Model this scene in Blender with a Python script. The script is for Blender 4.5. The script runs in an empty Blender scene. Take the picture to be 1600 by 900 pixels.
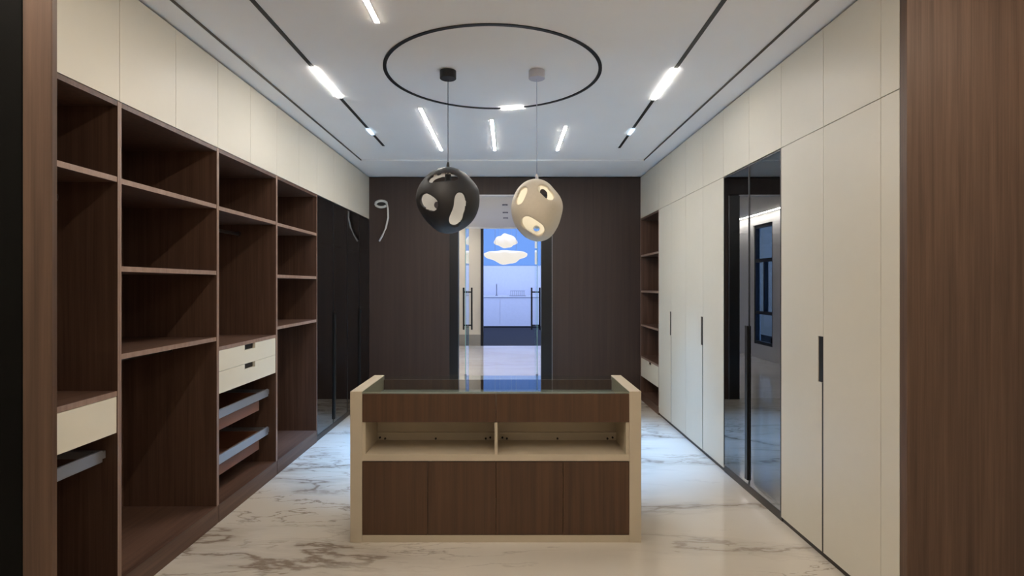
import bpy, bmesh, math, random
from mathutils import Vector

random.seed(7)
S = bpy.context.scene
COL = S.collection
R = math.radians

# ------------------------------------------------------------------ camera
cam = bpy.data.cameras.new('camera')
cam.sensor_width = 36.0
cam.lens = 860.0 / 1600.0 * 36.0
cam.shift_x = 5.0 / 1600.0
cam.shift_y = -5.0 / 1600.0
cam.clip_start = 0.05
camo = bpy.data.objects.new('camera', cam)
camo.location = (0, 0, 1.438)
camo.rotation_euler = (R(90), 0, 0)
COL.objects.link(camo)
S.camera = camo

# ------------------------------------------------------------------ world / exposure
world = bpy.data.worlds.new('world'); S.world = world
world.use_nodes = True
bg = world.node_tree.nodes['Background']
bg.inputs['Color'].default_value = (0.16, 0.30, 0.75, 1)     # dusk sky beyond the windows
bg.inputs['Strength'].default_value = 1.0
S.view_settings.view_transform = 'Standard'
S.view_settings.look = 'None'
S.view_settings.gamma = 1.0
S.view_settings.use_curve_mapping = False
S.view_settings.exposure = 1.76
SPOT = 205.0
BAR = 48.0                                                     # radiance of the linear ceiling lamps
WARM = (1.0, 0.88, 0.74)
NEUT = (1.0, 0.95, 0.89)

def area_lamp(name, loc, sx, sy, power, color, rot=(0, 0, 0), parent=None):
    l = bpy.data.lights.new(name, 'AREA'); l.shape = 'RECTANGLE'
    l.size = sx; l.size_y = sy; l.energy = power; l.color = color
    o = bpy.data.objects.new(name, l); o.location = loc; o.rotation_euler = rot
    COL.objects.link(o)
    if parent:
        o.parent = parent; o.location = Vector(loc) - Vector(parent.location)
    return o

# ------------------------------------------------------------------ materials
def srgb(r, g, b):
    f = lambda c: (c / 255 / 12.92) if c / 255 <= 0.04045 else ((c / 255 + 0.055) / 1.055) ** 2.4
    return (f(r), f(g), f(b), 1)

def newmat(name):
    m = bpy.data.materials.new(name); m.use_nodes = True
    nt = m.node_tree
    return m, nt, nt.nodes['Principled BSDF']

def plain(name, c, rough=0.5, metal=0.0, bump=0.0, var=0.04, scale=14):
    m, nt, p = newmat(name)
    p.inputs['Roughness'].default_value = rough
    p.inputs['Metallic'].default_value = metal
    tc = nt.nodes.new('ShaderNodeTexCoord')
    n = nt.nodes.new('ShaderNodeTexNoise'); n.inputs['Scale'].default_value = scale
    nt.links.new(tc.outputs['Object'], n.inputs['Vector'])
    mix = nt.nodes.new('ShaderNodeMixRGB')
    mix.inputs['Color1'].default_value = tuple(x * (1 - var) for x in c[:3]) + (1,)
    mix.inputs['Color2'].default_value = tuple(min(1, x * (1 + var)) for x in c[:3]) + (1,)
    nt.links.new(n.outputs['Fac'], mix.inputs['Fac'])
    nt.links.new(mix.outputs['Color'], p.inputs['Base Color'])
    if bump:
        b = nt.nodes.new('ShaderNodeBump'); b.inputs['Strength'].default_value = bump
        b.inputs['Distance'].default_value = 0.002
        nt.links.new(n.outputs['Fac'], b.inputs['Height'])
        nt.links.new(b.outputs['Normal'], p.inputs['Normal'])
    return m

def wood(name, dark, light, rough=0.45, scale=(34, 34, 0.9), fine=(150, 150, 2.5)):
    m, nt, p = newmat(name)
    L = nt.links.new
    tc = nt.nodes.new('ShaderNodeTexCoord')
    mp = nt.nodes.new('ShaderNodeMapping'); mp.inputs['Scale'].default_value = scale
    L(tc.outputs['Object'], mp.inputs['Vector'])
    n = nt.nodes.new('ShaderNodeTexNoise'); n.inputs['Scale'].default_value = 1.0
    n.inputs['Detail'].default_value = 5; n.inputs['Roughness'].default_value = 0.6
    n.inputs['Distortion'].default_value = 0.4
    L(mp.outputs['Vector'], n.inputs['Vector'])
    mp2 = nt.nodes.new('ShaderNodeMapping'); mp2.inputs['Scale'].default_value = fine
    L(tc.outputs['Object'], mp2.inputs['Vector'])
    n2 = nt.nodes.new('ShaderNodeTexNoise'); n2.inputs['Scale'].default_value = 1.0
    n2.inputs['Detail'].default_value = 3
    L(mp2.outputs['Vector'], n2.inputs['Vector'])
    add = nt.nodes.new('ShaderNodeMath'); add.operation = 'MULTIPLY_ADD'
    add.inputs[1].default_value = 0.35
    L(n2.outputs['Fac'], add.inputs[0]); L(n.outputs['Fac'], add.inputs[2])
    ramp = nt.nodes.new('ShaderNodeValToRGB')
    ramp.color_ramp.elements[0].position = 0.42; ramp.color_ramp.elements[0].color = dark
    ramp.color_ramp.elements[1].position = 0.95; ramp.color_ramp.elements[1].color = light
    L(add.outputs[0], ramp.inputs['Fac'])
    L(ramp.outputs['Color'], p.inputs['Base Color'])
    p.inputs['Roughness'].default_value = rough
    b = nt.nodes.new('ShaderNodeBump'); b.inputs['Strength'].default_value = 0.12
    b.inputs['Distance'].default_value = 0.001
    L(n2.outputs['Fac'], b.inputs['Height']); L(b.outputs['Normal'], p.inputs['Normal'])
    return m

def emis(name, c, s):
    m, nt, p = newmat(name)
    p.inputs['Base Color'].default_value = (0.05, 0.05, 0.05, 1)
    p.inputs['Emission Color'].default_value = tuple(c[:3]) + (1,)
    p.inputs['Emission Strength'].default_value = s
    return m

def tinted_glass(name, tint, ior, rough=0.0, gloss=(0.95, 0.97, 1.0)):
    m, nt, p = newmat(name)
    nt.nodes.remove(p)
    L = nt.links.new
    out = nt.nodes['Material Output']
    tr = nt.nodes.new('ShaderNodeBsdfTransparent'); tr.inputs['Color'].default_value = tuple(tint) + (1,)
    gl = nt.nodes.new('ShaderNodeBsdfGlossy'); gl.inputs['Roughness'].default_value = rough
    gl.inputs['Color'].default_value = tuple(gloss) + (1,)
    fr = nt.nodes.new('ShaderNodeFresnel'); fr.inputs['IOR'].default_value = ior
    mx = nt.nodes.new('ShaderNodeMixShader')
    ge = nt.nodes.new('ShaderNodeNewGeometry')                 # a pane mirrors at its outer face only
    inv = nt.nodes.new('ShaderNodeMath'); inv.operation = 'SUBTRACT'; inv.inputs[0].default_value = 1.0
    L(ge.outputs['Backfacing'], inv.inputs[1])
    mu = nt.nodes.new('ShaderNodeMath'); mu.operation = 'MULTIPLY'
    L(fr.outputs[0], mu.inputs[0]); L(inv.outputs[0], mu.inputs[1])
    L(mu.outputs[0], mx.inputs[0]); L(tr.outputs[0], mx.inputs[1]); L(gl.outputs[0], mx.inputs[2])
    L(mx.outputs[0], out.inputs['Surface'])
    return m

def marble(name, base, tint, vein, strength=1.0, rough=0.06):
    m, nt, p = newmat(name)
    L = nt.links.new
    N = nt.nodes.new
    tc = N('ShaderNodeTexCoord')
    mp = N('ShaderNodeMapping'); mp.inputs['Rotation'].default_value = (0, 0, R(24))
    mp.inputs['Scale'].default_value = (0.55, 1.25, 1)
    mp.inputs['Location'].default_value = (1.7, 0.35, 0)
    L(tc.outputs['Object'], mp.inputs['Vector'])
    def ridge(scale, detail, width, distortion, seed):
        n = N('ShaderNodeTexNoise'); n.noise_dimensions = '4D'
        n.inputs['W'].default_value = seed
        n.inputs['Scale'].default_value = scale; n.inputs['Detail'].default_value = detail
        n.inputs['Roughness'].default_value = 0.55; n.inputs['Distortion'].default_value = distortion
        L(mp.outputs['Vector'], n.inputs['Vector'])
        s = N('ShaderNodeMath'); s.operation = 'SUBTRACT'; s.inputs[1].default_value = 0.5
        L(n.outputs['Fac'], s.inputs[0])
        a = N('ShaderNodeMath'); a.operation = 'ABSOLUTE'; L(s.outputs[0], a.inputs[0])
        r = N('ShaderNodeMapRange'); r.inputs['From Min'].default_value = 0.0
        r.inputs['From Max'].default_value = width
        r.inputs['To Min'].default_value = 1.0; r.inputs['To Max'].default_value = 0.0
        r.interpolation_type = 'SMOOTHSTEP'
        L(a.outputs[0], r.inputs['Value'])
        return r.outputs[0]
    def mask(scale, lo, hi, seed):
        n = N('ShaderNodeTexNoise'); n.noise_dimensions = '4D'
        n.inputs['W'].default_value = seed; n.inputs['Scale'].default_value = scale
        n.inputs['Detail'].default_value = 2
        L(mp.outputs['Vector'], n.inputs['Vector'])
        r = N('ShaderNodeMapRange'); r.inputs['From Min'].default_value = lo
        r.inputs['From Max'].default_value = hi
        L(n.outputs['Fac'], r.inputs['Value'])
        return r.outputs[0]
    def mul(a, b):
        x = N('ShaderNodeMath'); x.operation = 'MULTIPLY'
        for i, v in enumerate((a, b)):
            if isinstance(v, float): x.inputs[i].default_value = v
            else: L(v, x.inputs[i])
        return x.outputs[0]
    def mixc(fac, c1, c2):
        x = N('ShaderNodeMixRGB'); L(fac, x.inputs['Fac'])
        for nme, c in (('Color1', c1), ('Color2', c2)):
            if isinstance(c, tuple): x.inputs[nme].default_value = c
            else: L(c, x.inputs[nme])
        return x.outputs['Color']
    cloud = mask(1.3, 0.35, 0.75, 3.0)
    c = mixc(cloud, base, tint)
    for (rot, loc, sc, seed, amt) in ((17, (1.7, 0.35), 1.15, 1.0, 0.70), (-24, (0.4, 2.1), 1.4, 4.0, 0.6)):
        mp = N('ShaderNodeMapping'); mp.inputs['Rotation'].default_value = (0, 0, R(rot))
        mp.inputs['Scale'].default_value = (0.40, 1.5, 1)
        mp.inputs['Location'].default_value = (loc[0], loc[1], 0)
        L(tc.outputs['Object'], mp.inputs['Vector'])
        mk = mask(0.8, 0.46, 0.60, 8.0 + seed)
        broad = mul(mul(ridge(sc, 6, 0.075, 0.25, seed), mk), 0.38 * strength * amt)
        c = mixc(broad, c, vein)
        thin = mul(mul(ridge(sc, 9, 0.013, 0.25, seed), mk), strength * amt)
        c = mixc(thin, c, vein)
        fine = mul(mul(ridge(sc * 2.3, 7, 0.012, 0.4, seed + 5), mask(1.2, 0.50, 0.60, 11.0 + seed)), 0.6 * strength)
        c = mixc(fine, c, vein)
    L(c, p.inputs['Base Color'])
    p.inputs['Roughness'].default_value = rough
    p.inputs['IOR'].default_value = 1.6
    return m

M = {}
M['walnut'] = wood('walnut_veneer', srgb(70, 49, 39), srgb(108, 81, 66))
M['walnut_h'] = wood('walnut_veneer_lying', srgb(72, 50, 40), srgb(112, 84, 69), scale=(34, 0.9, 34), fine=(150, 2.5, 150))
M['rod'] = plain('dark_bronze_rod', srgb(84, 74, 68), 0.4, metal=0.5)
M['walnut_edge'] = wood('walnut_edge_band', srgb(132, 106, 92), srgb(160, 134, 118))
M['walnut_panel'] = wood('walnut_wall_panel', srgb(68, 48, 36), srgb(108, 82, 65), rough=0.5)
M['island_wood'] = wood('island_walnut', srgb(66, 44, 29), srgb(94, 66, 44))
M['wall_brown'] = wood('dark_brown_wall_veneer', srgb(55, 41, 35), srgb(69, 53, 45), rough=0.55, scale=(18, 18, 0.5))
M['cream'] = plain('cream_laminate', srgb(194, 181, 159), 0.5, var=0.03)
M['ivory'] = plain('ivory_lacquer', srgb(215, 209, 194), 0.42, var=0.015)
M['ivory_drawer'] = plain('ivory_drawer_front', srgb(226, 219, 200), 0.45, var=0.015)
M['ceiling'] = plain('ceiling_paint', srgb(246, 245, 243), 0.85, var=0.02, scale=3)
M['black'] = plain('black_powder_coat', srgb(16, 16, 17), 0.4)
M['deep_black'] = plain('deep_black_lacquer', srgb(6, 6, 6), 0.5)
M['deep_black'].node_tree.nodes['Principled BSDF'].inputs['Specular IOR Level'].default_value = 0.1
M['shade_grey'] = plain('painted_shade_line', srgb(92, 86, 78), 0.8)
M['seam'] = plain('dark_gap', srgb(30, 24, 20), 0.7)
M['plinth'] = plain('dark_bronze_plinth', srgb(48, 40, 35), 0.35, metal=0.3)
M['metal'] = plain('grey_aluminium', srgb(150, 151, 156), 0.35, metal=0.6)
M['leather'] = plain('brown_leather_tray', srgb(120, 78, 56), 0.6, bump=0.3, scale=120)
M['velvet'] = plain('grey_velvet', srgb(128, 126, 118), 0.95)
M['dark_glass'] = tinted_glass('grey_tinted_glass', (0.22, 0.22, 0.23), 2.5)
M['clear_glass'] = tinted_glass('clear_glass', (0.86, 0.94, 0.92), 1.5)
M['top_glass'] = tinted_glass('island_top_glass', (0.88, 0.92, 0.90), 1.6)
M['glass_edge'] = plain('green_glass_edge', srgb(150, 200, 195), 0.15)
M['floor'] = marble('polished_marble', srgb(216, 208, 196), srgb(200, 190, 174), srgb(112, 92, 74))
M['floor2'] = marble('pale_marble', srgb(226, 220, 212), srgb(214, 206, 196), srgb(170, 156, 142), 0.35, 0.08)
M['white_wall'] = plain('white_wall_paint', srgb(226, 222, 214), 0.7, var=0.02, scale=3)
M['beige_wall'] = plain('beige_wall_paint', srgb(214, 206, 190), 0.6, var=0.02, scale=3)
M['grey_base'] = plain('grey_base', srgb(150, 146, 138), 0.5)
M['blackshade'] = plain('matt_black_shade', srgb(34, 32, 33), 0.55, bump=0.15, scale=60)
M['whiteshade'] = plain('cream_resin_shade', srgb(216, 206, 188), 0.6, bump=0.1, scale=60)
M['shade_inner'] = plain('white_shade_lining', srgb(235, 232, 226), 0.6)
M['white_plastic'] = plain('white_plastic', srgb(225, 222, 216), 0.4)
M['canopy_white'] = plain('pale_canopy', srgb(190, 190, 200), 0.4)
M['carpet'] = plain('navy_carpet', srgb(10, 12, 26), 0.95, var=0.2, scale=40)
M['counter'] = plain('white_counter', srgb(225, 225, 232), 0.5)
M['bar_n'] = emis('lamp_diffuser', NEUT, BAR)
M['bar_t'] = emis('track_module_diffuser', NEUT, BAR * 0.42)
M['bar_fill'] = emis('added_hall_bar_glow', WARM, 7.0)
M['bar_w'] = emis('warm_lamp_diffuser', WARM, BAR)
M['spot_c'] = emis('cool_spot_lens', (0.6, 0.8, 1.0), 1.2)
M['bulb_w'] = emis('warm_bulb', (1.0, 0.88, 0.66), 4)
M['bulb_n'] = emis('pale_bulb', (1.0, 0.95, 0.9), 1.5)
M['cloud'] = emis('cloud_lamp_skin', (1.0, 0.93, 0.82), 0.26)
M['blue'] = emis('backlit_blue_panel', (0.13, 0.33, 0.90), 0.27)
M['panel_fill'] = emis('added_hall_panel_glow', WARM, 2.6)
M['strip'] = emis('corridor_led_strip', (1.0, 0.97, 0.94), 26)

# ------------------------------------------------------------------ helpers
def box(bm, x0, x1, y0, y1, z0, z1):
    if x0 > x1: x0, x1 = x1, x0
    if y0 > y1: y0, y1 = y1, y0
    if z0 > z1: z0, z1 = z1, z0
    v = [bm.verts.new(p) for p in ((x0,y0,z0),(x1,y0,z0),(x1,y1,z0),(x0,y1,z0),
                                   (x0,y0,z1),(x1,y0,z1),(x1,y1,z1),(x0,y1,z1))]
    for f in ((3,2,1,0),(4,5,6,7),(0,1,5,4),(1,2,6,5),(2,3,7,6),(3,0,4,7)):
        bm.faces.new([v[i] for i in f])

def tube(bm, pts, r, n=10, caps=True):
    pts = [Vector(p) for p in pts]
    rings = []
    for i, p in enumerate(pts):
        a = pts[max(0, i - 1)]; b = pts[min(len(pts) - 1, i + 1)]
        t = (b - a).normalized()
        up = Vector((0, 0, 1)) if abs(t.z) < 0.9 else Vector((0, 1, 0))
        s = t.cross(up).normalized(); u = s.cross(t)
        rr = r[i] if isinstance(r, (list, tuple)) else r
        rings.append([bm.verts.new(p + (s * math.cos(k * 2 * math.pi / n) + u * math.sin(k * 2 * math.pi / n)) * rr) for k in range(n)])
    for a, b in zip(rings, rings[1:]):
        for k in range(n):
            bm.faces.new((a[k], a[(k + 1) % n], b[(k + 1) % n], b[k]))
    if caps:
        bm.faces.new(rings[0]); bm.faces.new(list(reversed(rings[-1])))

def link(name, bm, mat, parent=None, bevel=0.0, smooth=False, origin=None):
    """ONE mesh object; world-space vertices are moved into the frame of its thing."""
    bmesh.ops.recalc_face_normals(bm, faces=bm.faces)
    if bevel:
        bmesh.ops.bevel(bm, geom=list(bm.edges), offset=bevel, segments=1, affect='EDGES', clamp_overlap=True)
    root = parent
    while root is not None and root.parent is not None:
        root = root.parent
    off = Vector(root.location) if root else (Vector(origin) if origin else Vector((0, 0, 0)))
    bmesh.ops.translate(bm, verts=bm.verts, vec=-off)
    me = bpy.data.meshes.new(name); bm.to_mesh(me); bm.free()
    mats = mat if isinstance(mat, (list, tuple)) else [mat]
    for m in mats: me.materials.append(M[m])
    if smooth:
        for p in me.polygons: p.use_smooth = True
    o = bpy.data.objects.new(name, me)
    if root is None: o.location = off
    o.parent = parent
    COL.objects.link(o)
    return o

def bx(name, mat, parent, *dims, bevel=0.0):
    bm = bmesh.new()
    if isinstance(dims[0], (list, tuple)):
        for d in dims: box(bm, *d)
    else:
        box(bm, *dims)
    o = None
    if parent is None:
        xs = dims if not isinstance(dims[0], (list, tuple)) else dims[0]
        o = link(name, bm, mat, None, bevel, origin=((xs[0]+xs[1])/2, (xs[2]+xs[3])/2, min(xs[4], xs[5])))
    else:
        o = link(name, bm, mat, parent, bevel)
    return o

def thing(name, label, cat, loc, group=None):
    o = bpy.data.objects.new(name, None); o.location = loc
    o.empty_display_size = 0.1
    COL.objects.link(o)
    o['label'] = label; o['category'] = cat
    if group: o['group'] = group
    return o

def tag(o, label, cat, group=None):
    o['label'] = label; o['category'] = cat
    if group: o['group'] = group
    return o

def struct(o, label, cat='structure'):
    o['kind'] = 'structure'; o['label'] = label; o['category'] = cat
    return o

XL, XR = -1.754, 1.653          # planes of the cabinet fronts
YB = 6.92                       # face of the end wall
H = 2.80
DL = -2.33                      # backs of the cabinets, left and right
DR = 2.23

# ------------------------------------------------------------------ setting: closet shell
struct(bx('floor', 'floor', None, -2.6, 2.6, -3.0, 6.99, -0.06, 0.0), 'polished cream marble floor with brown veins', 'floor')
struct(bx('ceiling', 'ceiling', None, -2.6, 2.6, -3.0, 6.99, 2.816, 2.95), 'pale grey painted ceiling over the closet', 'ceiling')
struct(bx('trim_1', 'ceiling', None, -2.45, -1.625, -3.0, 6.99, 2.80, 2.8155), 'lowered ceiling border along the left cabinets', 'ceiling trim')
struct(bx('trim_2', 'ceiling', None, 1.488, 2.45, -3.0, 6.99, 2.80, 2.8155), 'lowered ceiling border along the right cabinets', 'ceiling trim')
struct(bx('trim_3', 'ceiling', None, -1.6245, 1.4875, 6.05, 6.99, 2.80, 2.8155), 'lowered ceiling border before the brown end wall', 'ceiling trim')
struct(bx('wall_left', 'white_wall', None, -2.50, -2.36, -3.0, 7.05, 0.0, 2.80), 'wall behind the open brown wardrobe', 'wall')
struct(bx('wall_right', 'white_wall', None, 2.26, 2.40, -3.0, 7.05, 0.0, 2.80), 'wall behind the ivory wardrobe', 'wall')
struct(bx('wall_front', 'beige_wall', None, -2.6, 2.6, -3.15, -3.0, 0.0, 2.80), 'wall behind the viewer', 'wall')

for nme, x0, x1, lab in (('shade_line_1', -1.6245, -1.6205, 'left'), ('shade_line_2', 1.4835, 1.4875, 'right')):
    struct(bx(nme, 'shade_grey', None, x0, x1, -3.0, 6.049, 2.801, 2.8155), 'thin grey strip of painted shade along the %s ceiling border' % lab, 'ceiling trim')  # grey strip over the ceiling step stands in for its dark shade line
# end wall with the doorway
wb = bpy.data.objects.new('wall_back', None); wb.location = (0, YB, 0); COL.objects.link(wb)
struct(wb, 'dark brown veneered end wall around the doorway', 'wall')
DX0, DX1, DT = -0.636, 0.410, 2.56
bx('panel', 'wall_brown', wb, -2.355, -0.745, YB, 7.05, 0.0, 2.785)
bx('panel', 'wall_brown', wb, 0.542, 2.255, YB, 7.05, 0.0, 2.785)
bx('panel', 'wall_brown', wb, -0.744, 0.541, YB, 7.05, DT + 0.012, 2.785)
bx('shadow_gap', 'seam', wb, -2.35, 2.25, YB + 0.03, 7.05, 2.786, 2.799)
dfm = bpy.data.objects.new('door_1', None); dfm.location = (-0.11, YB, 0); COL.objects.link(dfm)
struct(dfm, 'black framed doorway in the brown end wall', 'door frame')
bx('jamb', 'black', dfm, -0.744, DX0, YB - 0.006, 7.06, 0.0, DT)
bx('jamb', 'black', dfm, DX1, 0.541, YB - 0.006, 7.06, 0.0, DT)
bx('edge_trim', 'metal', dfm, 0.5415, 0.548, YB - 0.012, YB - 0.0005, 0.0, DT)
bx('head_trim', 'metal', dfm, DX0, DX1, YB - 0.006, YB + 0.02, DT - 0.012, DT + 0.011)

# glass door leaves, both swung open away from the closet
def glass_leaf(x, side, label):
    t = thing('glass_door', label, 'glass door', (x, YB + 0.16, 0), 'open glass door leaves')
    y0, y1 = 7.075, 7.60
    bx('pane', 'clear_glass', t, x - 0.005, x + 0.005, y0, y1, 0.012, 2.50)
    bx('front_edge', 'glass_edge', t, x - 0.0045, x + 0.0045, y1 + 0.0005, y1 + 0.002, 0.012, 2.50)
    bx('back_edge', 'glass_edge', t, x - 0.0045, x + 0.0045, y0 - 0.002, y0 - 0.0005, 0.012, 2.50)
    for s in (-1, 1):
        bm = bmesh.new()
        hx = x + s * 0.055
        box(bm, hx - 0.011, hx + 0.011, 7.44, 7.462, 0.83, 1.40)
        for z in (0.89, 1.34):
            box(bm, x + s * 0.0055, hx, 7.445, 7.457, z - 0.009, z + 0.009)
        link('pull_handle', bm, 'black', t, 0.002)
    for z in (0.2, 2.3):
        bx('hinge', 'metal', t, x - 0.014, x + 0.014, 7.066, 7.11, z, z + 0.09)
glass_leaf(-0.556, -1, 'clear glass door leaf with black pull handle, left of the doorway')
glass_leaf(0.364, 1, 'clear glass door leaf with black pull handle, right of the doorway')

# near end of the closet
struct(bx('trim_4', 'walnut_panel', None, -1.326, -1.246, 1.50, 1.52, 0.0, 2.799, bevel=0.002), 'brown wood pillar at the near left edge', 'wood post')
t = bpy.data.objects.new('trim_5', None); t.location = (-1.6, 1.45, 0); COL.objects.link(t)
struct(t, 'black framed dark panel beside the left wood pillar', 'frame')
bx('frame', 'deep_black', t, -1.40, -1.327, 1.50, 1.52, 0.0, 2.799, bevel=0.002)
bx('panel', 'deep_black', t, -2.355, -1.401, 1.505, 1.52, 0.0, 2.799)
struct(bx('trim_6', 'walnut_panel', None, 1.653, 2.255, 2.285, 2.328, 0.0, 2.799, bevel=0.0015), 'wide brown wood end panel at the near right', 'wood panel')
# ------------------------------------------------------------------ left open wardrobe
T = 0.012   # half of a divider
XI = DL + 0.002
def open_bay(label, y0, y1, shelves, x_front=XL, x_back=XI, deck=0.107, top=2.262):
    """carcass of an open bay; s = direction from the front to the back"""
    t = thing('wardrobe_bay', label, 'wardrobe', ((x_front + x_back) / 2, (y0 + y1) / 2, 0), 'open brown wardrobe bays')
    s = -1 if x_back < x_front else 1
    g = 0.0006
    for a, b in ((y0 + g, y0 + T), (y1 - T, y1 - g)):
        sp = bx('side_panel', 'walnut', t, x_front - (-s) * 0.0015, x_back, a, b, 0.0, top)
        bx('edge_band', 'walnut_edge', sp, x_front, x_front + s * 0.0014, a, b, deck if a == y0 + g else deck, top)
    bx('back_panel', 'walnut', t, x_back - s * 0.012, x_back, y0 + T, y1 - T, deck, top - 0.025)
    tp = bx('top_panel', 'walnut', t, x_front + s * 0.0015, x_back, y0 + T, y1 - T, top - 0.022, top)
    bx('bottom_panel', 'walnut_h', t, x_front + s * 0.019, x_back, y0 + T, y1 - T, deck - 0.02, deck)
    bx('plinth', 'walnut_h', t, x_front, x_front + s * 0.018, y0 + T, y1 - T, 0.0, deck)
    for z in shelves:
        sh = bx('shelf', 'walnut_h', t, x_front + s * 0.0045, x_back - s * 0.0125, y0 + T, y1 - T, z - 0.024, z)
        bx('edge_band', 'walnut_edge', sh, x_front + s * 0.003, x_front + s * 0.0044, y0 + T, y1 - T, z - 0.024, z)
    return t

def drawer(t, y0, y1, z0, z1, s, x_front, notch=0.15):
    """lacquered front with a cut-out grip at the top centre"""
    yc = (y0 + y1) / 2; h = notch / 2
    xa, xb = x_front + s * 0.004, x_front + s * 0.022
    bm = bmesh.new()
    pts = [(y0, z0), (y1, z0), (y1, z1), (yc + h, z1), (yc + h, z1 - 0.036), (yc - h, z1 - 0.036), (yc - h, z1), (y0, z1)]
    va = [bm.verts.new((xa, y, z)) for y, z in pts]; vb = [bm.verts.new((xb, y, z)) for y, z in pts]
    bm.faces.new(va); bm.faces.new(list(reversed(vb)))
    for i in range(8):
        j = (i + 1) % 8
        bm.faces.new((va[i], va[j], vb[j], vb[i]))
    d = link('drawer', bm, 'ivory_drawer', t)
    bx('grip_recess', 'seam', d, x_front + s * 0.0225, x_front + s * 0.026, yc - h - 0.01, yc + h + 0.01, z1 - 0.045, z1 - 0.001)
    bx('drawer_box', 'walnut', d, (x_front + s * 0.0265, x_front + s * 0.45, y0 + 0.01, y1 - 0.01, z0 + 0.006, z1 - 0.006))
    return d

def rod(t, x, y0, y1, z):
    bm = bmesh.new(); tube(bm, [(x, y0, z), (x, y1, z)], 0.0125, 12)
    r = link('hanging_rod', bm, 'rod', t, smooth=True)
    for y in (y0, y1):
        yy = y + (0.003 if y == y0 else -0.003)
        bm = bmesh.new(); tube(bm, [(x, y + (0.0 if y == y0 else -0.006), z), (x, y + (0.006 if y == y0 else 0.0), z)], 0.022, 12)
        link('rod_socket', bm, 'rod', r)

def tray(t, y0, y1, z0, z1, s, x_front, body=True):
    """pull-out rack: metal front rail with a leather tray behind it"""
    tr = bx('pull_out_tray', 'metal', t, x_front + s * 0.045, x_front + s * 0.060, y0 + 0.03, y1 - 0.03, z0, z1, bevel=0.002)
    for y in (y0 + 0.004, y1 - 0.028):
        bx('runner', 'metal', tr, x_front + s * 0.05, x_front + s * 0.5, y, y + 0.022, z0 + 0.012, z0 + 0.045)
    if body:
        bm = bmesh.new()
        xa, xb = x_front + s * 0.075, x_front + s * 0.48
        za, zb = z0 - 0.085, z1 - 0.012
        for d in ((xa, xa + s * 0.008, y0 + 0.05, y1 - 0.12, za, zb), (xb, xb + s * 0.008, y0 + 0.05, y1 - 0.12, za, zb),
                  (xa + s * 0.008, xb, y0 + 0.05, y0 + 0.058, za, zb), (xa + s * 0.008, xb, y1 - 0.128, y1 - 0.12, za, zb),
                  (xa + s * 0.008, xb, y0 + 0.058, y1 - 0.128, za, za + 0.008)):
            box(bm, *d)
        link('tray_box', bm, 'leather', tr)

Y = [1.64, 2.481, 3.319, 4.161, 5.036, 5.985, 6.915]
b1 = open_bay('open brown wardrobe bay nearest the viewer, one wide ivory drawer and a grey rail', Y[0], Y[1], (1.923, 0.962))
drawer(b1, Y[0] + T + 0.002, Y[1] - T - 0.002, 0.775, 0.936, -1, XL)
tray(b1, Y[0] + T, Y[1] - T, 0.652, 0.705, -1, XL, body=False)
rod(b1, -2.04, Y[0] + T, Y[1] - T, 1.83)
b2 = open_bay('open brown wardrobe bay with three shelves and no drawers, left of the drawer bay', Y[1], Y[2], (1.92, 1.522, 1.124))
rod(b2, -2.04, Y[1] + T, Y[2] - T, 1.05)
b3 = open_bay('open brown wardrobe bay with two stacked ivory drawers and two pull-out trays', Y[2], Y[3], (1.915, 1.062))
drawer(b3, Y[2] + T + 0.002, Y[3] - T - 0.002, 0.911, 1.037, -1, XL)
drawer(b3, Y[2] + T + 0.002, Y[3] - T - 0.002, 0.776, 0.909, -1, XL)
tray(b3, Y[2] + T, Y[3] - T, 0.605, 0.660, -1, XL)
tray(b3, Y[2] + T, Y[3] - T, 0.320, 0.378, -1, XL)
rod(b3, -2.04, Y[2] + T, Y[3] - T, 1.82)
b4 = open_bay('narrow looking open brown wardrobe bay beside the dark glass wardrobe', Y[3], Y[4], (1.91, 1.515, 1.122))

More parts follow.
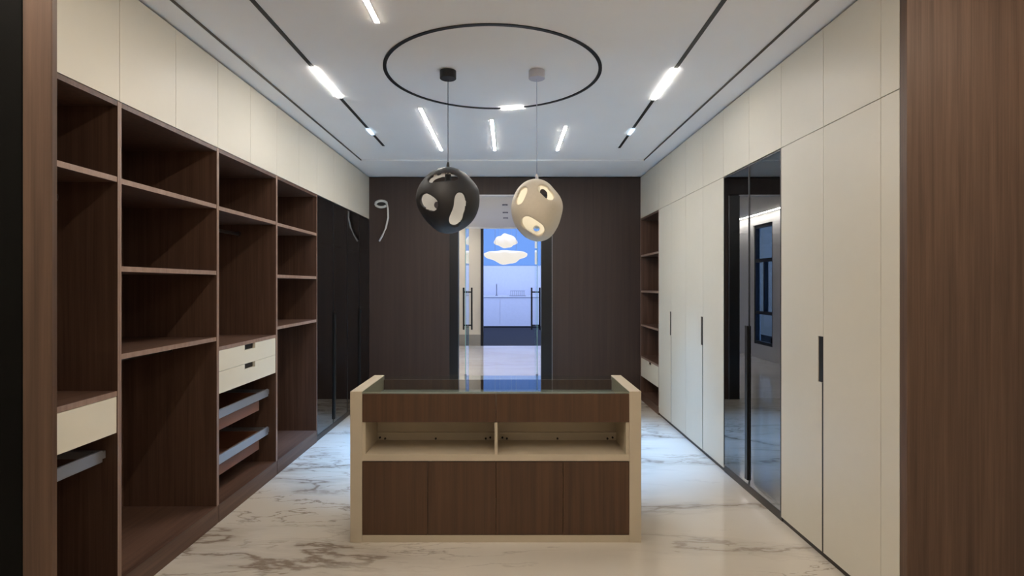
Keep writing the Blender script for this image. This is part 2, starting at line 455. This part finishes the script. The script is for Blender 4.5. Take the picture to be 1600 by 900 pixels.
# ------------------------------------------------------------------ dark glass wardrobes
def glass_wardrobe(label, y0, y1, x_front, x_back, zt=2.262, z0=0.05):
    s = -1 if x_back < x_front else 1
    t = thing('glass_wardrobe', label, 'wardrobe', ((x_front + x_back) / 2, (y0 + y1) / 2, 0), 'dark glass wardrobes')
    g = 0.0008; xc = x_front + s * 0.026
    bx('side_panel', 'walnut', t, xc, x_back, y0 + g, y0 + 0.018, 0.0, zt)
    bx('side_panel', 'walnut', t, xc, x_back, y1 - 0.018, y1 - g, 0.0, zt)
    bx('back_panel', 'walnut', t, x_back - s * 0.012, x_back, y0 + 0.018, y1 - 0.018, 0.08, zt - 0.022)
    bx('top_panel', 'walnut', t, xc, x_back, y0 + 0.018, y1 - 0.018, zt - 0.02, zt)
    bx('bottom_panel', 'walnut', t, xc, x_back, y0 + 0.018, y1 - 0.018, 0.06, 0.08)
    bx('plinth', 'plinth', t, x_front + s * 0.006, xc - s * 0.001, y0 + g, y1 - g, 0.0, z0 - 0.003)
    bx('shelf', 'walnut', t, xc + s * 0.04, x_back - s * 0.013, y0 + 0.018, y1 - 0.018, 1.83, 1.852)
    rod(t, (x_front + x_back) / 2, y0 + 0.018, y1 - 0.018, 1.74)
    ym = (y0 + y1) / 2
    for k, (a, b) in enumerate(((y0 + 0.002, ym - 0.0015), (ym + 0.0015, y1 - 0.002))):
        fr = bmesh.new()
        w = 0.009
        xa, xb = x_front, x_front + s * 0.022
        box(fr, xa, xb, a, a + w, z0, zt - 0.003); box(fr, xa, xb, b - w, b, z0, zt - 0.003)
        box(fr, xa, xb, a + w, b - w, z0, z0 + w); box(fr, xa, xb, a + w, b - w, zt - 0.003 - w, zt - 0.003)
        d = link('door', fr, 'black', t)
        bx('pane', 'dark_glass', d, x_front + s * 0.002, x_front + s * 0.007, a + w, b - w, z0 + w, zt - 0.003 - w)
        if k == 0: continue
        yy = (a + 0.001, a + 0.040)
        bx('pull_handle', 'black', d, x_front - s * 0.012, x_front - s * 0.0005, yy[0], yy[1], 0.09, 1.155, bevel=0.002)
    return t
glass_wardrobe('dark glass wardrobe beside the open shelves on the left', Y[4], Y[5], XL, XI)
glass_wardrobe('dark glass wardrobe in the far left corner by the brown wall', Y[5], Y[6], XL, XI)
YR = [2.447, 3.341, 4.236, 5.140, 6.068, 6.910]
XJ = DR - 0.002
glass_wardrobe('dark glass wardrobe set between ivory doors on the right', YR[1], YR[2], XR, XJ, zt=2.266)

# ------------------------------------------------------------------ upper cabinets
def upper(label, y0, y1, x_front, x_back, zb=2.264, zt=2.786, doors=2):
    s = -1 if x_back < x_front else 1
    t = thing('upper_cabinet', label, 'cabinet', ((x_front + x_back) / 2, (y0 + y1) / 2, zb), 'ivory upper cabinets')
    bx('body', 'walnut', t, x_front + s * 0.024, x_back, y0 + 0.0008, y1 - 0.0008, zb + 0.002, zt)
    n = doors; w = (y1 - y0) / n
    for k in range(n):
        bx('door', 'ivory', t, x_front, x_front + s * 0.021, y0 + k * w + 0.0014, y0 + (k + 1) * w - 0.0014, zb + 0.0015, zt, bevel=0.0008)
    return t
names = ['ivory upper cabinet above the nearest brown bay', 'ivory upper cabinet above the three-shelf brown bay',
         'ivory upper cabinet above the two-drawer brown bay', 'ivory upper cabinet above the narrow brown bay',
         'ivory upper cabinet above the first dark glass wardrobe on the left', 'ivory upper cabinet in the far left corner']
for k in range(6):
    upper(names[k], Y[k], Y[k + 1], XL, XI)
names = ['ivory upper cabinet above the nearest tall ivory doors', 'ivory upper cabinet above the right dark glass wardrobe',
         'ivory upper cabinet above the middle tall ivory doors', 'ivory upper cabinet above the farthest tall ivory doors',
         'ivory upper cabinet above the open shelf niche on the right']
for k in range(5):
    upper(names[k], YR[k], YR[k + 1], XR, XJ, zb=2.268)
ct = thing('filler_strip', 'narrow ivory filler strip against the right wood end panel', 'filler panel', (XR, 2.39, 0))
bx('lower_strip', 'ivory', ct, XR, XR + 0.021, 2.3295, YR[0] - 0.0015, 0.04, 2.266, bevel=0.0008)
bx('upper_strip', 'ivory', ct, XR, XR + 0.021, 2.3295, YR[0] - 0.0015, 2.2695, 2.786, bevel=0.0008)
bx('plinth', 'plinth', ct, XR + 0.012, XR + 0.03, 2.3295, YR[0] - 0.0015, 0.0, 0.0385)

# ------------------------------------------------------------------ tall ivory wardrobes on the right
def tall(label, y0, y1):
    t = thing('tall_wardrobe', label, 'wardrobe', ((XR + XJ) / 2, (y0 + y1) / 2, 0), 'tall ivory wardrobes')
    bx('body', 'seam', t, XR + 0.026, XJ, y0 + 0.0008, y1 - 0.0008, 0.0, 2.266)
    bx('plinth', 'plinth', t, XR + 0.010, XR + 0.0255, y0 + 0.0008, y1 - 0.0008, 0.0, 0.028)
    ym = (y0 + y1) / 2
    # near door: plain slab; far door: slot pull cut into its near edge, wider joint below it
    bx('door', 'ivory', t, XR, XR + 0.021, y0 + 0.0014, ym - 0.001, 0.030, 2.266, bevel=0.0008)
    bm = bmesh.new()
    pts = [(y1 - 0.0014, 0.030), (y1 - 0.0014, 2.266), (ym + 0.001, 2.266), (ym + 0.001, 1.165), (ym + 0.048, 1.165),
           (ym + 0.048, 0.922), (ym + 0.013, 0.922), (ym + 0.013, 0.030)]
    va = [bm.verts.new((XR, y, z)) for y, z in pts]; vb = [bm.verts.new((XR + 0.021, y, z)) for y, z in pts]
    bm.faces.new(va); bm.faces.new(list(reversed(vb)))
    for i in range(8):
        j = (i + 1) % 8
        bm.faces.new((va[i], va[j], vb[j], vb[i]))
    d = link('door', bm, 'ivory', t)
    h = bx('slot_handle', 'black', d, XR + 0.004, XR + 0.020, ym + 0.0016, ym + 0.0474, 0.9226, 1.1644)
    bx('joint_profile', 'black', d, XR + 0.0015, XR + 0.020, ym + 0.0005, ym + 0.0125, 0.031, 0.9215)
    return t
tall('tall ivory two-door wardrobe nearest the right wood end panel', YR[0], YR[1])
tall('tall ivory two-door wardrobe just past the right glass wardrobe', YR[2], YR[3])
tall('tall ivory two-door wardrobe next to the open shelf niche', YR[3], YR[4])
b5 = open_bay('open brown shelf niche with a small ivory drawer, far right corner', YR[4], YR[5], (1.81, 1.367, 0.95, 0.552),
              x_front=XR, x_back=XJ, deck=0.09, top=2.266)
drawer(b5, YR[4] + T + 0.002, YR[5] - T - 0.002, 0.30, 0.527, 1, XR)

# ------------------------------------------------------------------ display island
IX0, IX1, IY0, IY1, IH = -0.885, 0.739, 3.069, 3.626, 0.8435
t = thing('display_island', 'low walnut and cream display island with a glass top in the room centre', 'island', ((IX0 + IX1) / 2, (IY0 + IY1) / 2, 0))
PT = 0.066
a, b = IX0 + PT, IX1 - PT
mid = (775 - 795) / 860 * IY0
bx('side_panel', 'cream', t, IX0, a, IY0, IY1, 0.0, IH, bevel=0.002)
bx('side_panel', 'cream', t, b, IX1, IY0, IY1, 0.0, IH, bevel=0.002)
f0 = IY0 + 0.004
bx('plinth', 'cream', t, a, b, f0, f0 + 0.02, 0.0, 0.040)
bx('back_panel', 'island_wood', t, a, b, IY1 - 0.020, IY1 - 0.002, 0.0, 0.815)
bx('bottom_panel', 'cream', t, a, b, f0 + 0.0205, IY1 - 0.0205, 0.02, 0.040)
xs = [a, (668 - 795) / 860 * IY0, mid, (880 - 795) / 860 * IY0, b]
for i in range(4):
    bx('door', 'island_wood', t, xs[i] + 0.0012, xs[i + 1] - 0.0012, f0, f0 + 0.018, 0.0415, 0.449, bevel=0.0006)
z = lambda y: 1.438 - (y - 445) / 860 * IY0
sh = bx('shelf', 'cream', t, a, b, f0 - 0.002, IY1 - 0.0205, z(720.5), z(710.5))
bx('niche_back', 'cream', t, a, b, 3.36, 3.372, z(710.5), z(660.5))
bx('niche_side', 'cream', t, a, a + 0.018, f0 + 0.004, 3.3595, z(710.5), z(660.5))
bx('niche_side', 'cream', t, b - 0.018, b, f0 + 0.004, 3.3595, z(710.5), z(660.5))
bx('niche_divider', 'cream', t, mid - 0.008, mid + 0.008, f0, 3.3595, z(710.4), z(660.5))
bx('niche_top', 'cream', t, a, b, f0 + 0.019, IY1 - 0.0205, z(660.4), z(660.4) + 0.016)
zb_ = 1.438 - (688 - 445) / 860 * 3.36
for cx in (594, 602, 681, 759, 766, 785, 792, 871, 949, 957):
    X = (cx - 795) / 860 * 3.36
    dz = 0.006 if cx in (594, 766, 785, 957) else 0.0
    bm = bmesh.new(); tube(bm, [(X, 3.352, zb_ + 0.012 + dz), (X, 3.3598, zb_ + 0.012 + dz)], 0.006, 10)
    link('bolt', bm, 'seam', t)
bx('rail', 'cream', t, a + 0.019, mid - 0.009, 3.345, 3.3595, zb_ - 0.012 + 0.05, zb_ + 0.052)
bx('rail', 'cream', t, mid + 0.009, b - 0.019, 3.345, 3.3595, zb_ - 0.012 + 0.05, zb_ + 0.052)
bx('drawer', 'island_wood', t, a + 0.0012, mid - 0.0008, f0, f0 + 0.018, z(660), 0.829, bevel=0.0006)
bx('drawer', 'island_wood', t, mid + 0.0008, b - 0.0012, f0, f0 + 0.018, z(660), 0.829, bevel=0.0006)
bx('velvet_tray', 'velvet', t, a, b, f0 + 0.019, IY1 - 0.021, 0.74, 0.752)
bx('glass_top', 'top_glass', t, a + 0.001, b - 0.001, IY0 + 0.002, IY1 - 0.001, 0.8305, 0.8405)

# ------------------------------------------------------------------ ceiling lamps
ZC = 2.8155
def light_bar(label, x, y0, y1, mat='bar_n', w=0.023):
    t = thing('light_bar', label, 'ceiling light', (x, (y0 + y1) / 2, ZC), 'plain linear ceiling lights')
    bx('housing', 'white_plastic', t, x - w / 2 - 0.003, x + w / 2 + 0.003, y0 - 0.003, y1 + 0.003, ZC - 0.003, ZC)
    bx('diffuser', mat, t, x - w / 2, x + w / 2, y0, y1, ZC - 0.0042, ZC - 0.0032)
light_bar('warm light bar on the ceiling, nearest the viewer', -0.69, 1.54, 2.885, 'bar_w')
for x0, x1, yy, side in ((1.45, 2.2, 1.42, 'before the right wood end panel'), (-2.1, -1.15, 0.75, 'before the left wood pillar')):  # unseen lamps added to brighten the wood pillar and end panel
    t = thing('added_box_light', 'added unseen box shaped fill light on the hall ceiling ' + side, 'ceiling light', ((x0 + x1) / 2, yy, ZC), 'added hall fill lights')
    bx('housing', 'white_plastic', t, x0, x1, yy - 0.03, yy + 0.03, ZC - 0.02, ZC)
    bx('diffuser', 'bar_fill', t, x0 + 0.005, x1 - 0.005, yy - 0.025, yy + 0.025, ZC - 0.075, ZC - 0.0205)
light_bar('long slanting light bar left of the black pendant', -0.69, 4.29, 5.63)
light_bar('light bar in the middle between the two pendant cords', -0.143, 4.59, 5.63)
light_bar('short light bar right of the white pendant cord', 0.495, 4.78, 5.63)

def track(label, xf, segs, y0, y1, spot):
    t = thing('light_track', label, 'track light', (xf((y0 + y1) / 2), (y0 + y1) / 2, ZC), 'black ceiling tracks')
    def piece(name, mat, a, b, w, z0, z1):
        bm = bmesh.new()
        va = [bm.verts.new(p) for p in ((xf(a)-w,a,z0),(xf(a)+w,a,z0),(xf(b)+w,b,z0),(xf(b)-w,b,z0))]
        vb = [bm.verts.new(p) for p in ((xf(a)-w,a,z1),(xf(a)+w,a,z1),(xf(b)+w,b,z1),(xf(b)-w,b,z1))]
        bm.faces.new(va[::-1]); bm.faces.new(vb)
        for i in range(4):
            j = (i + 1) % 4; bm.faces.new((va[i], va[j], vb[j], vb[i]))
        return link(name, bm, mat, t)
    piece('track_channel', 'black', y0, y1, 0.012, ZC - 0.004, ZC)
    for a, b, m in segs:
        piece('lamp_module', m, a, b, 0.0145, ZC - 0.0065, ZC - 0.0042)
    piece('spot_module', 'spot_c', spot - 0.09, spot + 0.09, 0.014, ZC - 0.012, ZC - 0.0042)
    l = bpy.data.lights.new('spot_beam', 'SPOT'); l.energy = SPOT; l.color = (0.20, 0.50, 1.0)
    l.spot_size = R(62); l.spot_blend = 1.0; l.shadow_soft_size = 0.04
    so = bpy.data.objects.new('spot_beam', l); COL.objects.link(so); so.parent = t
    so.rotation_euler = (0, R(10 if xf(spot) > 0 else -10), 0)
    so.location = Vector((xf(spot), spot, ZC - 0.06)) - Vector(t.location)
track('black ceiling track with one lit module, plus an added unseen one, along the left cabinets', lambda y: -1.240, [(3.476, 4.04, 'bar_t'), (0.8, 1.4, 'bar_w')], -1.2, 5.45, 4.93)  # nearer lit module is out of view, added to light the wood pillar
track('black ceiling track with one lit module, plus an added unseen one, along the right cabinets', lambda y: 1.040 + (y - 2.63) * 0.024, [(3.5, 4.08, 'bar_t'), (0.8, 1.4, 'bar_w')], -1.2, 5.53, 4.93)  # nearer lit module is out of view, added to light the end panel

# unseen ceiling panels behind the viewer, added as warm fill for near surfaces
for x in (-0.9, 0.9):
    t = thing('added_panel_light', 'added unseen square fill light over the hall behind the viewer, ' + ('left' if x < 0 else 'right'), 'ceiling light', (x, -1.6, ZC), 'added hall fill panels')
    bx('frame', 'white_plastic', t, x - 0.32, x + 0.32, -1.92, -1.28, ZC - 0.006, ZC)
    bx('diffuser', 'panel_fill', t, x - 0.3, x + 0.3, -1.9, -1.3, ZC - 0.010, ZC - 0.0062)
# ring track
RC, RR = Vector((-0.103, 3.60)), 0.692
t = thing('ring_track', 'thin black ring track around the pendant canopies with one lit piece', 'ring light', (RC.x, RC.y, ZC))
def arc(name, mat, a0, a1, w, z0, z1, n):
    bm = bmesh.new()
    full = abs(a1 - a0) >= 359.9
    rows = []
    for k in range(n if full else n + 1):
        th = R(a0 + (a1 - a0) * k / n)
        d = Vector((math.sin(th), math.cos(th)))
        i = RC + d * (RR - w); o = RC + d * (RR + w)
        rows.append([bm.verts.new((p.x, p.y, zz)) for p, zz in ((i, z0), (o, z0), (o, z1), (i, z1))])
    for k in range(len(rows) if full else len(rows) - 1):
        r0, r1 = rows[k], rows[(k + 1) % len(rows)]
        for i in range(4):
            j = (i + 1) % 4; bm.faces.new((r0[i], r0[j], r1[j], r1[i]))
    if not full:
        bm.faces.new(rows[0]); bm.faces.new(rows[-1][::-1])
    return link(name, bm, mat, t)
arc('ring_channel', 'black', 0, 360, 0.011, ZC - 0.006, ZC, 120)
arc('lamp_module', 'bar_n', 3.6, 18.2, 0.013, ZC - 0.0085, ZC - 0.0062, 12)

# ------------------------------------------------------------------ pendants
PXM = 3.55 / 860.0
def pendant(label, px, py, hw, outline, front, back, shade_mat, cord_mat, canopy_mat, bulb_mat, depth, inner):
    """outline: silhouette as (dx, dy) pixels at the lamp's own distance; holes are capsules (points, radius)"""
    cx, cy, cz = (px - 795) * PXM, 3.55, 1.438 + (445 - py) * PXM
    t = thing('pendant_lamp', label, 'pendant lamp', (cx, cy, cz), 'organic pendant lamps')
    prof = sorted((math.atan2(-dy, dx), math.hypot(dx, dy) * PXM) for dx, dy in outline)
    n = len(prof)
    def rad(th):
        for i in range(n):
            a0, r0 = prof[i]; a1, r1 = prof[(i + 1) % n]
            am, rm = prof[i - 1]; a2, r2 = prof[(i + 2) % n]
            if i == n - 1: a1 += 2 * math.pi
            tt = th
            if tt < a0: tt += 2 * math.pi
            if a0 <= tt <= a1:
                u = (tt - a0) / (a1 - a0)
                return 0.5 * ((2*r0) + (-rm + r1)*u + (2*rm - 5*r0 + 4*r1 - r2)*u*u + (-rm + 3*r0 - 3*r1 + r2)*u**3)
        return prof[0][1]
    def caps(hs):
        return [([Vector((x, -y)) * PXM for x, y in pts], r * PXM) for pts, r in hs]
    F, B = caps(front), caps(back)
    def nearest(h, q):
        best = None
        pts = h[0]
        segs = list(zip(pts, pts[1:])) or [(pts[0], pts[0])]
        for a, b in segs:
            d = b - a; L2 = d.length_squared
            u = 0 if L2 == 0 else max(0, min(1, (q - a).dot(d) / L2))
            p = a + d * u
            if best is None or (q - p).length < (q - best).length: best = p
        return best
    bm = bmesh.new()
    bmesh.ops.create_icosphere(bm, subdivisions=6, radius=1.0)
    side = {}
    for v in bm.verts:
        d = v.co.copy(); c = math.hypot(d.x, d.z); r = rad(math.atan2(d.z, d.x))
        side[v] = d.y
        v.co = Vector((r * d.x, depth * d.y, r * d.z))
    hit = {}
    for v in bm.verts:
        q = Vector((v.co.x, v.co.z))
        for h in (F if side[v] < 0 else B):
            p = nearest(h, q)
            if (q - p).length < h[1]: hit[v] = (h, p); break
    kill = [f for f in bm.faces if all(v in hit for v in f.verts)]
    bmesh.ops.delete(bm, geom=kill, context='FACES_ONLY')
    bmesh.ops.delete(bm, geom=[v for v in bm.verts if not v.link_faces], context='VERTS')
    for v in bm.verts:
        if v in hit:
            h, p = hit[v]; q = Vector((v.co.x, v.co.z)); dq = q - p
            if dq.length < 1e-6: continue
            q = p + dq.normalized() * h[1]
            c = min(0.999, q.length / rad(math.atan2(q.y, q.x)))
            v.co = Vector((q.x, math.copysign(depth * math.sqrt(1 - c * c), side[v]), q.y))
    for it in range(14):                                        # even out the rims of the holes
        new = {}
        for v in bm.verts:
            nb = [e.other_vert(v).co for e in v.link_edges if len(e.link_faces) == 1]
            if len(nb) == 2: new[v] = v.co * 0.4 + (nb[0] + nb[1]) * 0.3
        for v, co in new.items(): v.co = co
    bmesh.ops.translate(bm, verts=bm.verts, vec=(cx, cy, cz))
    bmesh.ops.recalc_face_normals(bm, faces=bm.faces)
    sh = link('shade', bm, [shade_mat, inner], t, smooth=True)
    so = sh.modifiers.new('thickness', 'SOLIDIFY'); so.thickness = 0.015; so.offset = -1
    so.material_offset = 1; so.material_offset_rim = 0; so.use_quality_normals = True
    top = rad(math.pi / 2)
    bm = bmesh.new(); tube(bm, [(cx, cy, cz + top + 0.03), (cx, cy, ZC - 0.052)], 0.0022, 8)
    link('cord', bm, cord_mat, t, smooth=True)
    bm = bmesh.new(); tube(bm, [(cx, cy, cz + top + 0.001), (cx, cy, cz + top + 0.02), (cx, cy, cz + top + 0.035)], [0.011, 0.009, 0.005], 12)
    link('cord_grip', bm, cord_mat, t)
    bm = bmesh.new(); tube(bm, [(cx, cy, ZC - 0.05), (cx, cy, ZC - 0.047), (cx, cy, ZC)], [0.050, 0.053, 0.053], 32)
    link('canopy', bm, canopy_mat, t)
    bm = bmesh.new(); tube(bm, [(cx, cy, cz + top - 0.0125), (cx, cy, cz + top - 0.112)], 0.020, 16)
    so_ = link('socket', bm, 'black' if shade_mat == 'blackshade' else 'white_plastic', t)
    bm = bmesh.new(); bmesh.ops.create_uvsphere(bm, u_segments=16, v_segments=10, radius=0.028)
    bmesh.ops.translate(bm, verts=bm.verts, vec=(cx, cy, cz + top - 0.142))
    link('bulb', bm, bulb_mat, t, smooth=True)
k = 1 / 5.625
def rel(pts, c): return [((x - c[0]) * k, (y - c[1]) * k) for x, y in pts]
c = (450, 413)
pendant('black organic pendant lamp with rounded holes, hanging left', 700, 313.5, 49,
        rel([(455,122),(565,150),(655,225),(715,310),(727,395),(715,490),(665,590),(575,665),(455,703),(370,685),(290,625),(215,530),(172,420),(185,320),(240,230),(340,150)], c),
        [(rel([(278,437),(345,482)], c), 57 * k), (rel([(580,418),(572,520),(522,612)], c), 47 * k), (rel([(330,262),(450,245),(530,245)], c), 38 * k)],
        [(rel([(322,418),(330,432)], c), 40 * k), (rel([(330,238),(450,208),(535,216)], c), 50 * k)],
        'blackshade', 'black', 'black', 'bulb_n', 0.20, 'shade_inner')
c = (1231, 498)
pendant('cream organic pendant lamp with glowing holes, hanging right', 838.8, 328.5, 41,
        rel([(1228,226),(1310,250),(1385,320),(1440,395),(1457,450),(1443,560),(1405,660),(1335,745),(1245,772),(1155,748),(1075,680),(1020,580),(1006,480),(1030,370),(1080,290),(1150,240)], c),
        [(rel([(1112,345),(1072,440)], c), 36 * k), (rel([(1268,338),(1332,400)], c), 46 * k), (rel([(1135,622),(1243,690)], c), 50 * k)],
        [(rel([(1297,308),(1314,340)], c), 34 * k), (rel([(1238,650)], c), 38 * k)],
        'whiteshade', 'canopy_white', 'canopy_white', 'bulb_w', 0.18, 'shade_inner')

# ------------------------------------------------------------------ cable outlet on the end wall
t = thing('wall_outlet', 'white oval wall outlet with a dangling cable on the brown wall', 'outlet', (-1.60, YB, 2.44))
def P(px, py, y): return ((px - 795) / 860 * y, y, 1.438 + (445 - py) / 860 * y)
bm = bmesh.new()
x, y, zz = P(596, 319, YB)
ring = [(x + 0.072 * math.cos(R(a_)) , YB - 0.012, zz + 0.040 * math.sin(R(a_))) for a_ in range(20, 345, 13)]
tube(bm, ring, 0.016, 10)
link('outlet_ring', bm, 'white_plastic', t, smooth=True)
bm = bmesh.new(); box(bm, x - 0.06, x + 0.065, YB - 0.008, YB - 0.001, zz - 0.03, zz + 0.03)
link('back_plate', bm, 'black', t)
bm = bmesh.new()
tube(bm, [P(604, 316, YB - 0.02), P(606, 326, YB - 0.035), P(606.5, 340, YB - 0.04), P(603, 356, YB - 0.04), P(598, 367, YB - 0.035), P(592.5, 377, YB - 0.03)], 0.0115, 10)
link('cable', bm, 'white_plastic', t, smooth=True)

# ------------------------------------------------------------------ corridor beyond the doorway
struct(bx('floor', 'floor2', None, -1.8, 2.0, 6.995, 13.0, -0.06, 0.0), 'pale polished corridor floor beyond the doorway', 'floor')
struct(bx('ceiling', 'white_wall', None, -1.8, 2.0, 7.065, 12.95, 2.80, 2.9), 'white corridor ceiling beyond the doorway', 'ceiling')
struct(bx('wall_corridor_right', 'white_wall', None, 1.8, 1.95, 7.06, 13.0, 0, 2.8), 'white right wall of the corridor', 'wall')
WY0, WY1, WZ0, WZ1 = 10.25, 11.05, 0.27, 2.62
wl = bpy.data.objects.new('wall_corridor_left', None); wl.location = (-1.7, 10, 0); COL.objects.link(wl)
struct(wl, 'white left wall of the corridor around a window', 'wall')
bx('wall_section', 'white_wall', wl, -1.75, -1.6, 7.06, WY0, 0, 2.8)
bx('wall_section', 'white_wall', wl, -1.75, -1.6, WY1, 13.0, 0, 2.8)
bx('wall_section', 'white_wall', wl, -1.75, -1.6, WY0, WY1, WZ1, 2.8)
bx('wall_section', 'white_wall', wl, -1.75, -1.6, WY0, WY1, 0, WZ0)
wn = bpy.data.objects.new('window_1', None); wn.location = (-1.65, 10.65, WZ0); COL.objects.link(wn)
struct(wn, 'tall black framed corridor window', 'window')
fr = bmesh.new()
for d in ((WY0, WY0 + 0.06, WZ0, WZ1), (WY1 - 0.06, WY1, WZ0, WZ1), (WY0 + 0.06, WY1 - 0.06, WZ0, WZ0 + 0.06), (WY0 + 0.06, WY1 - 0.06, WZ1 - 0.06, WZ1),
          (WY0 + 0.06, WY1 - 0.06, 1.88, 1.95), (WY0 + 0.06, WY1 - 0.06, 0.86, 0.92), (10.62, 10.66, 0.92, 1.88)):
    box(fr, -1.70, -1.62, *d)
link('window_frame', fr, 'black', wn)
for d in ((WY0 + 0.06, WY1 - 0.06, WZ0 + 0.06, 0.86), (WY0 + 0.06, 10.62, 0.92, 1.88), (10.66, WY1 - 0.06, 0.92, 1.88), (WY0 + 0.06, WY1 - 0.06, 1.95, WZ1 - 0.06)):
    bx('pane', 'clear_glass', wn, -1.664, -1.656, *d)
bx('window_handle', 'black', wn, -1.619, -1.59, 10.29, 10.31, 0.34, 0.44)
o = bx('led_strip', 'strip', None, -1.50, -1.47, 7.6, 12.6, 2.792, 2.7995)
tag(o, 'long white linear light on the corridor ceiling beyond the doorway', 'strip light')
struct(bx('wall_corridor_end', 'beige_wall', None, -1.75, -0.665, 13.0, 13.12, 0.0, 2.8), 'beige wall at the corridor end left of the blue room', 'wall')
struct(bx('baseboard_corridor', 'grey_base', None, -1.59, -0.665, 12.985, 12.9995, 0.0, 0.26), 'grey base band under the beige wall', 'baseboard')
struct(bx('trim_7', 'black', None, -0.664, -0.60, 12.97, 13.12, 0.0, 2.8), 'black frame between beige wall and blue room', 'frame')
struct(bx('trim_8', 'white_plastic', None, -1.6, 1.8, 12.955, 12.98, 2.76, 2.8), 'white ceiling edge at the corridor end', 'trim')
for i, (py, w) in enumerate(((320, 0.09), (332, 0.10), (340.5, 0.10))):
    yy = 860 * 1.362 / (445 - py)
    t = thing('downlight', ('nearest', 'middle', 'farthest')[i] + ' of three small dark downlights in the corridor ceiling', 'downlight', (-0.065, yy, 2.80), 'corridor downlights')
    bx('trim_ring', 'black', t, -0.065 - w / 2, -0.065 + w / 2, yy - 0.07, yy + 0.07, 2.794, 2.7995, bevel=0.001)
    bx('lens', 'grey_base', t, -0.065 - w / 4, -0.065 + w / 4, yy - 0.03, yy + 0.03, 2.792, 2.7935)

# blue room
struct(bx('floor', 'carpet', None, -4.0, 4.0, 13.13, 20.4, -0.06, 0.0), 'dark navy floor of the blue room', 'floor')
struct(bx('ceiling', 'white_wall', None, -4.0, 4.0, 13.13, 20.4, 4.2, 4.3), 'ceiling of the blue room', 'ceiling')
struct(bx('wall_blue_room_left', 'white_wall', None, -4.1, -4.0, 13.13, 20.4, 0, 4.2), 'left wall of the blue room', 'wall')
struct(bx('wall_blue_room_right', 'white_wall', None, 4.0, 4.1, 13.13, 20.4, 0, 4.2), 'right wall of the blue room', 'wall')
struct(bx('wall_blue_room_front', 'white_wall', None, -4.0, 4.0, 12.99, 13.12, 2.82, 4.2), 'wall above the corridor opening', 'wall')
o = bx('backlit_panel', 'blue', None, -3.9, 3.9, 20.10, 20.16, 2.15, 4.15)
tag(o, 'glowing sky blue backlit wall panel behind the cloud lamps', 'light panel')
o = struct(bx('wall_blue_room_back', 'counter', None, -4.0, 4.0, 20.17, 20.3, 0, 4.2), 'back wall behind the blue panel', 'wall')
o = bx('splashback', 'counter', None, -3.9, 3.9, 20.08, 20.15, 0.0, 2.13)
tag(o, 'pale lavender panel behind the white counter', 'wall panel')
t = thing('counter', 'long white counter on a dark base in the blue room', 'counter', (0.6, 18.8, 0))
bx('plinth', 'black', t, -1.4, 3.0, 18.55, 19.1, 0.0, 0.05)
for i in range(4):
    bx('front_panel', 'counter', t, -1.4 + i * 1.1 + 0.004, -0.3 + i * 1.1 - 0.004, 18.5, 18.52, 0.05, 1.02)
bx('body', 'counter', t, -1.4, 3.0, 18.521, 19.1, 0.05, 1.02)
bx('worktop', 'counter', t, -1.42, 3.02, 18.48, 19.12, 1.021, 1.055)
t = thing('faucet', 'small grey faucet standing on the white counter', 'faucet', (-0.42, 18.9, 1.056))
bm = bmesh.new(); tube(bm, [(-0.42, 18.9, 1.056), (-0.42, 18.9, 1.40), (-0.42, 18.88, 1.45), (-0.42, 18.80, 1.46), (-0.42, 18.74, 1.42)], 0.018, 8)
link('spout', bm, 'metal', t, smooth=True)
bm = bmesh.new(); tube(bm, [(-0.42, 18.9, 1.056), (-0.42, 18.9, 1.085)], 0.04, 12); link('base', bm, 'metal', t)
t = thing('dish_rack', 'low grey wire rack on the white counter', 'rack', (0.3, 18.85, 1.056))
bx('tray', 'metal', t, 0.02, 0.58, 18.7, 19.0, 1.056, 1.075)
for i in range(8):
    X = 0.06 + i * 0.065
    bx('wire', 'metal', t, X, X + 0.01, 18.72, 18.98, 1.0755, 1.22)
bx('top_rail', 'metal', t, 0.05, 0.55, 18.84, 18.86, 1.2205, 1.235)

def cloud_lamp(label, px, py, w, h, y, up=1.0, down=0.75):
    X, _, Z = P(px, py, y)
    sx, sz = w / 860 * y / 2, h / 860 * y / 2
    t = thing('cloud_lamp', label, 'pendant lamp', (X, y, Z), 'cloud lamps in the blue room')
    bm = bmesh.new()
    bmesh.ops.create_icosphere(bm, subdivisions=4, radius=1.0)
    for v in bm.verts:
        d = v.co
        b_ = 1 + 0.10 * math.sin(5 * d.x + 1.3) * math.cos(4 * d.y) + 0.06 * math.sin(9 * d.x + 3 * d.z)
        zz = d.z * (up if d.z > 0 else down)
        v.co = Vector((X + d.x * sx * b_, y + d.y * sx * 0.6 * b_, Z + zz * sz * b_))
    link('glowing_skin', bm, 'cloud', t, smooth=True)
    for s in (-0.5, 0.5):
        bm = bmesh.new(); tube(bm, [(X + s * sx, y, Z + sz * 0.75 * up), (X + s * sx, y, 4.199)], 0.004, 6)
        link('wire', bm, 'metal', t)
cloud_lamp('small white cloud shaped lamp, the upper of two against the blue panel', 790, 378, 36, 24, 17.2)
cloud_lamp('wide white cloud shaped lamp, the lower of two against the blue panel', 790, 396, 66, 32, 16.0, 0.28, 1.0)
area_lamp('blue_room_added_fill', (0, 16.5, 4.15), 5, 4, 110, (0.45, 0.58, 1.0))  # added lamp without a fixture, gives the blue room its cool light
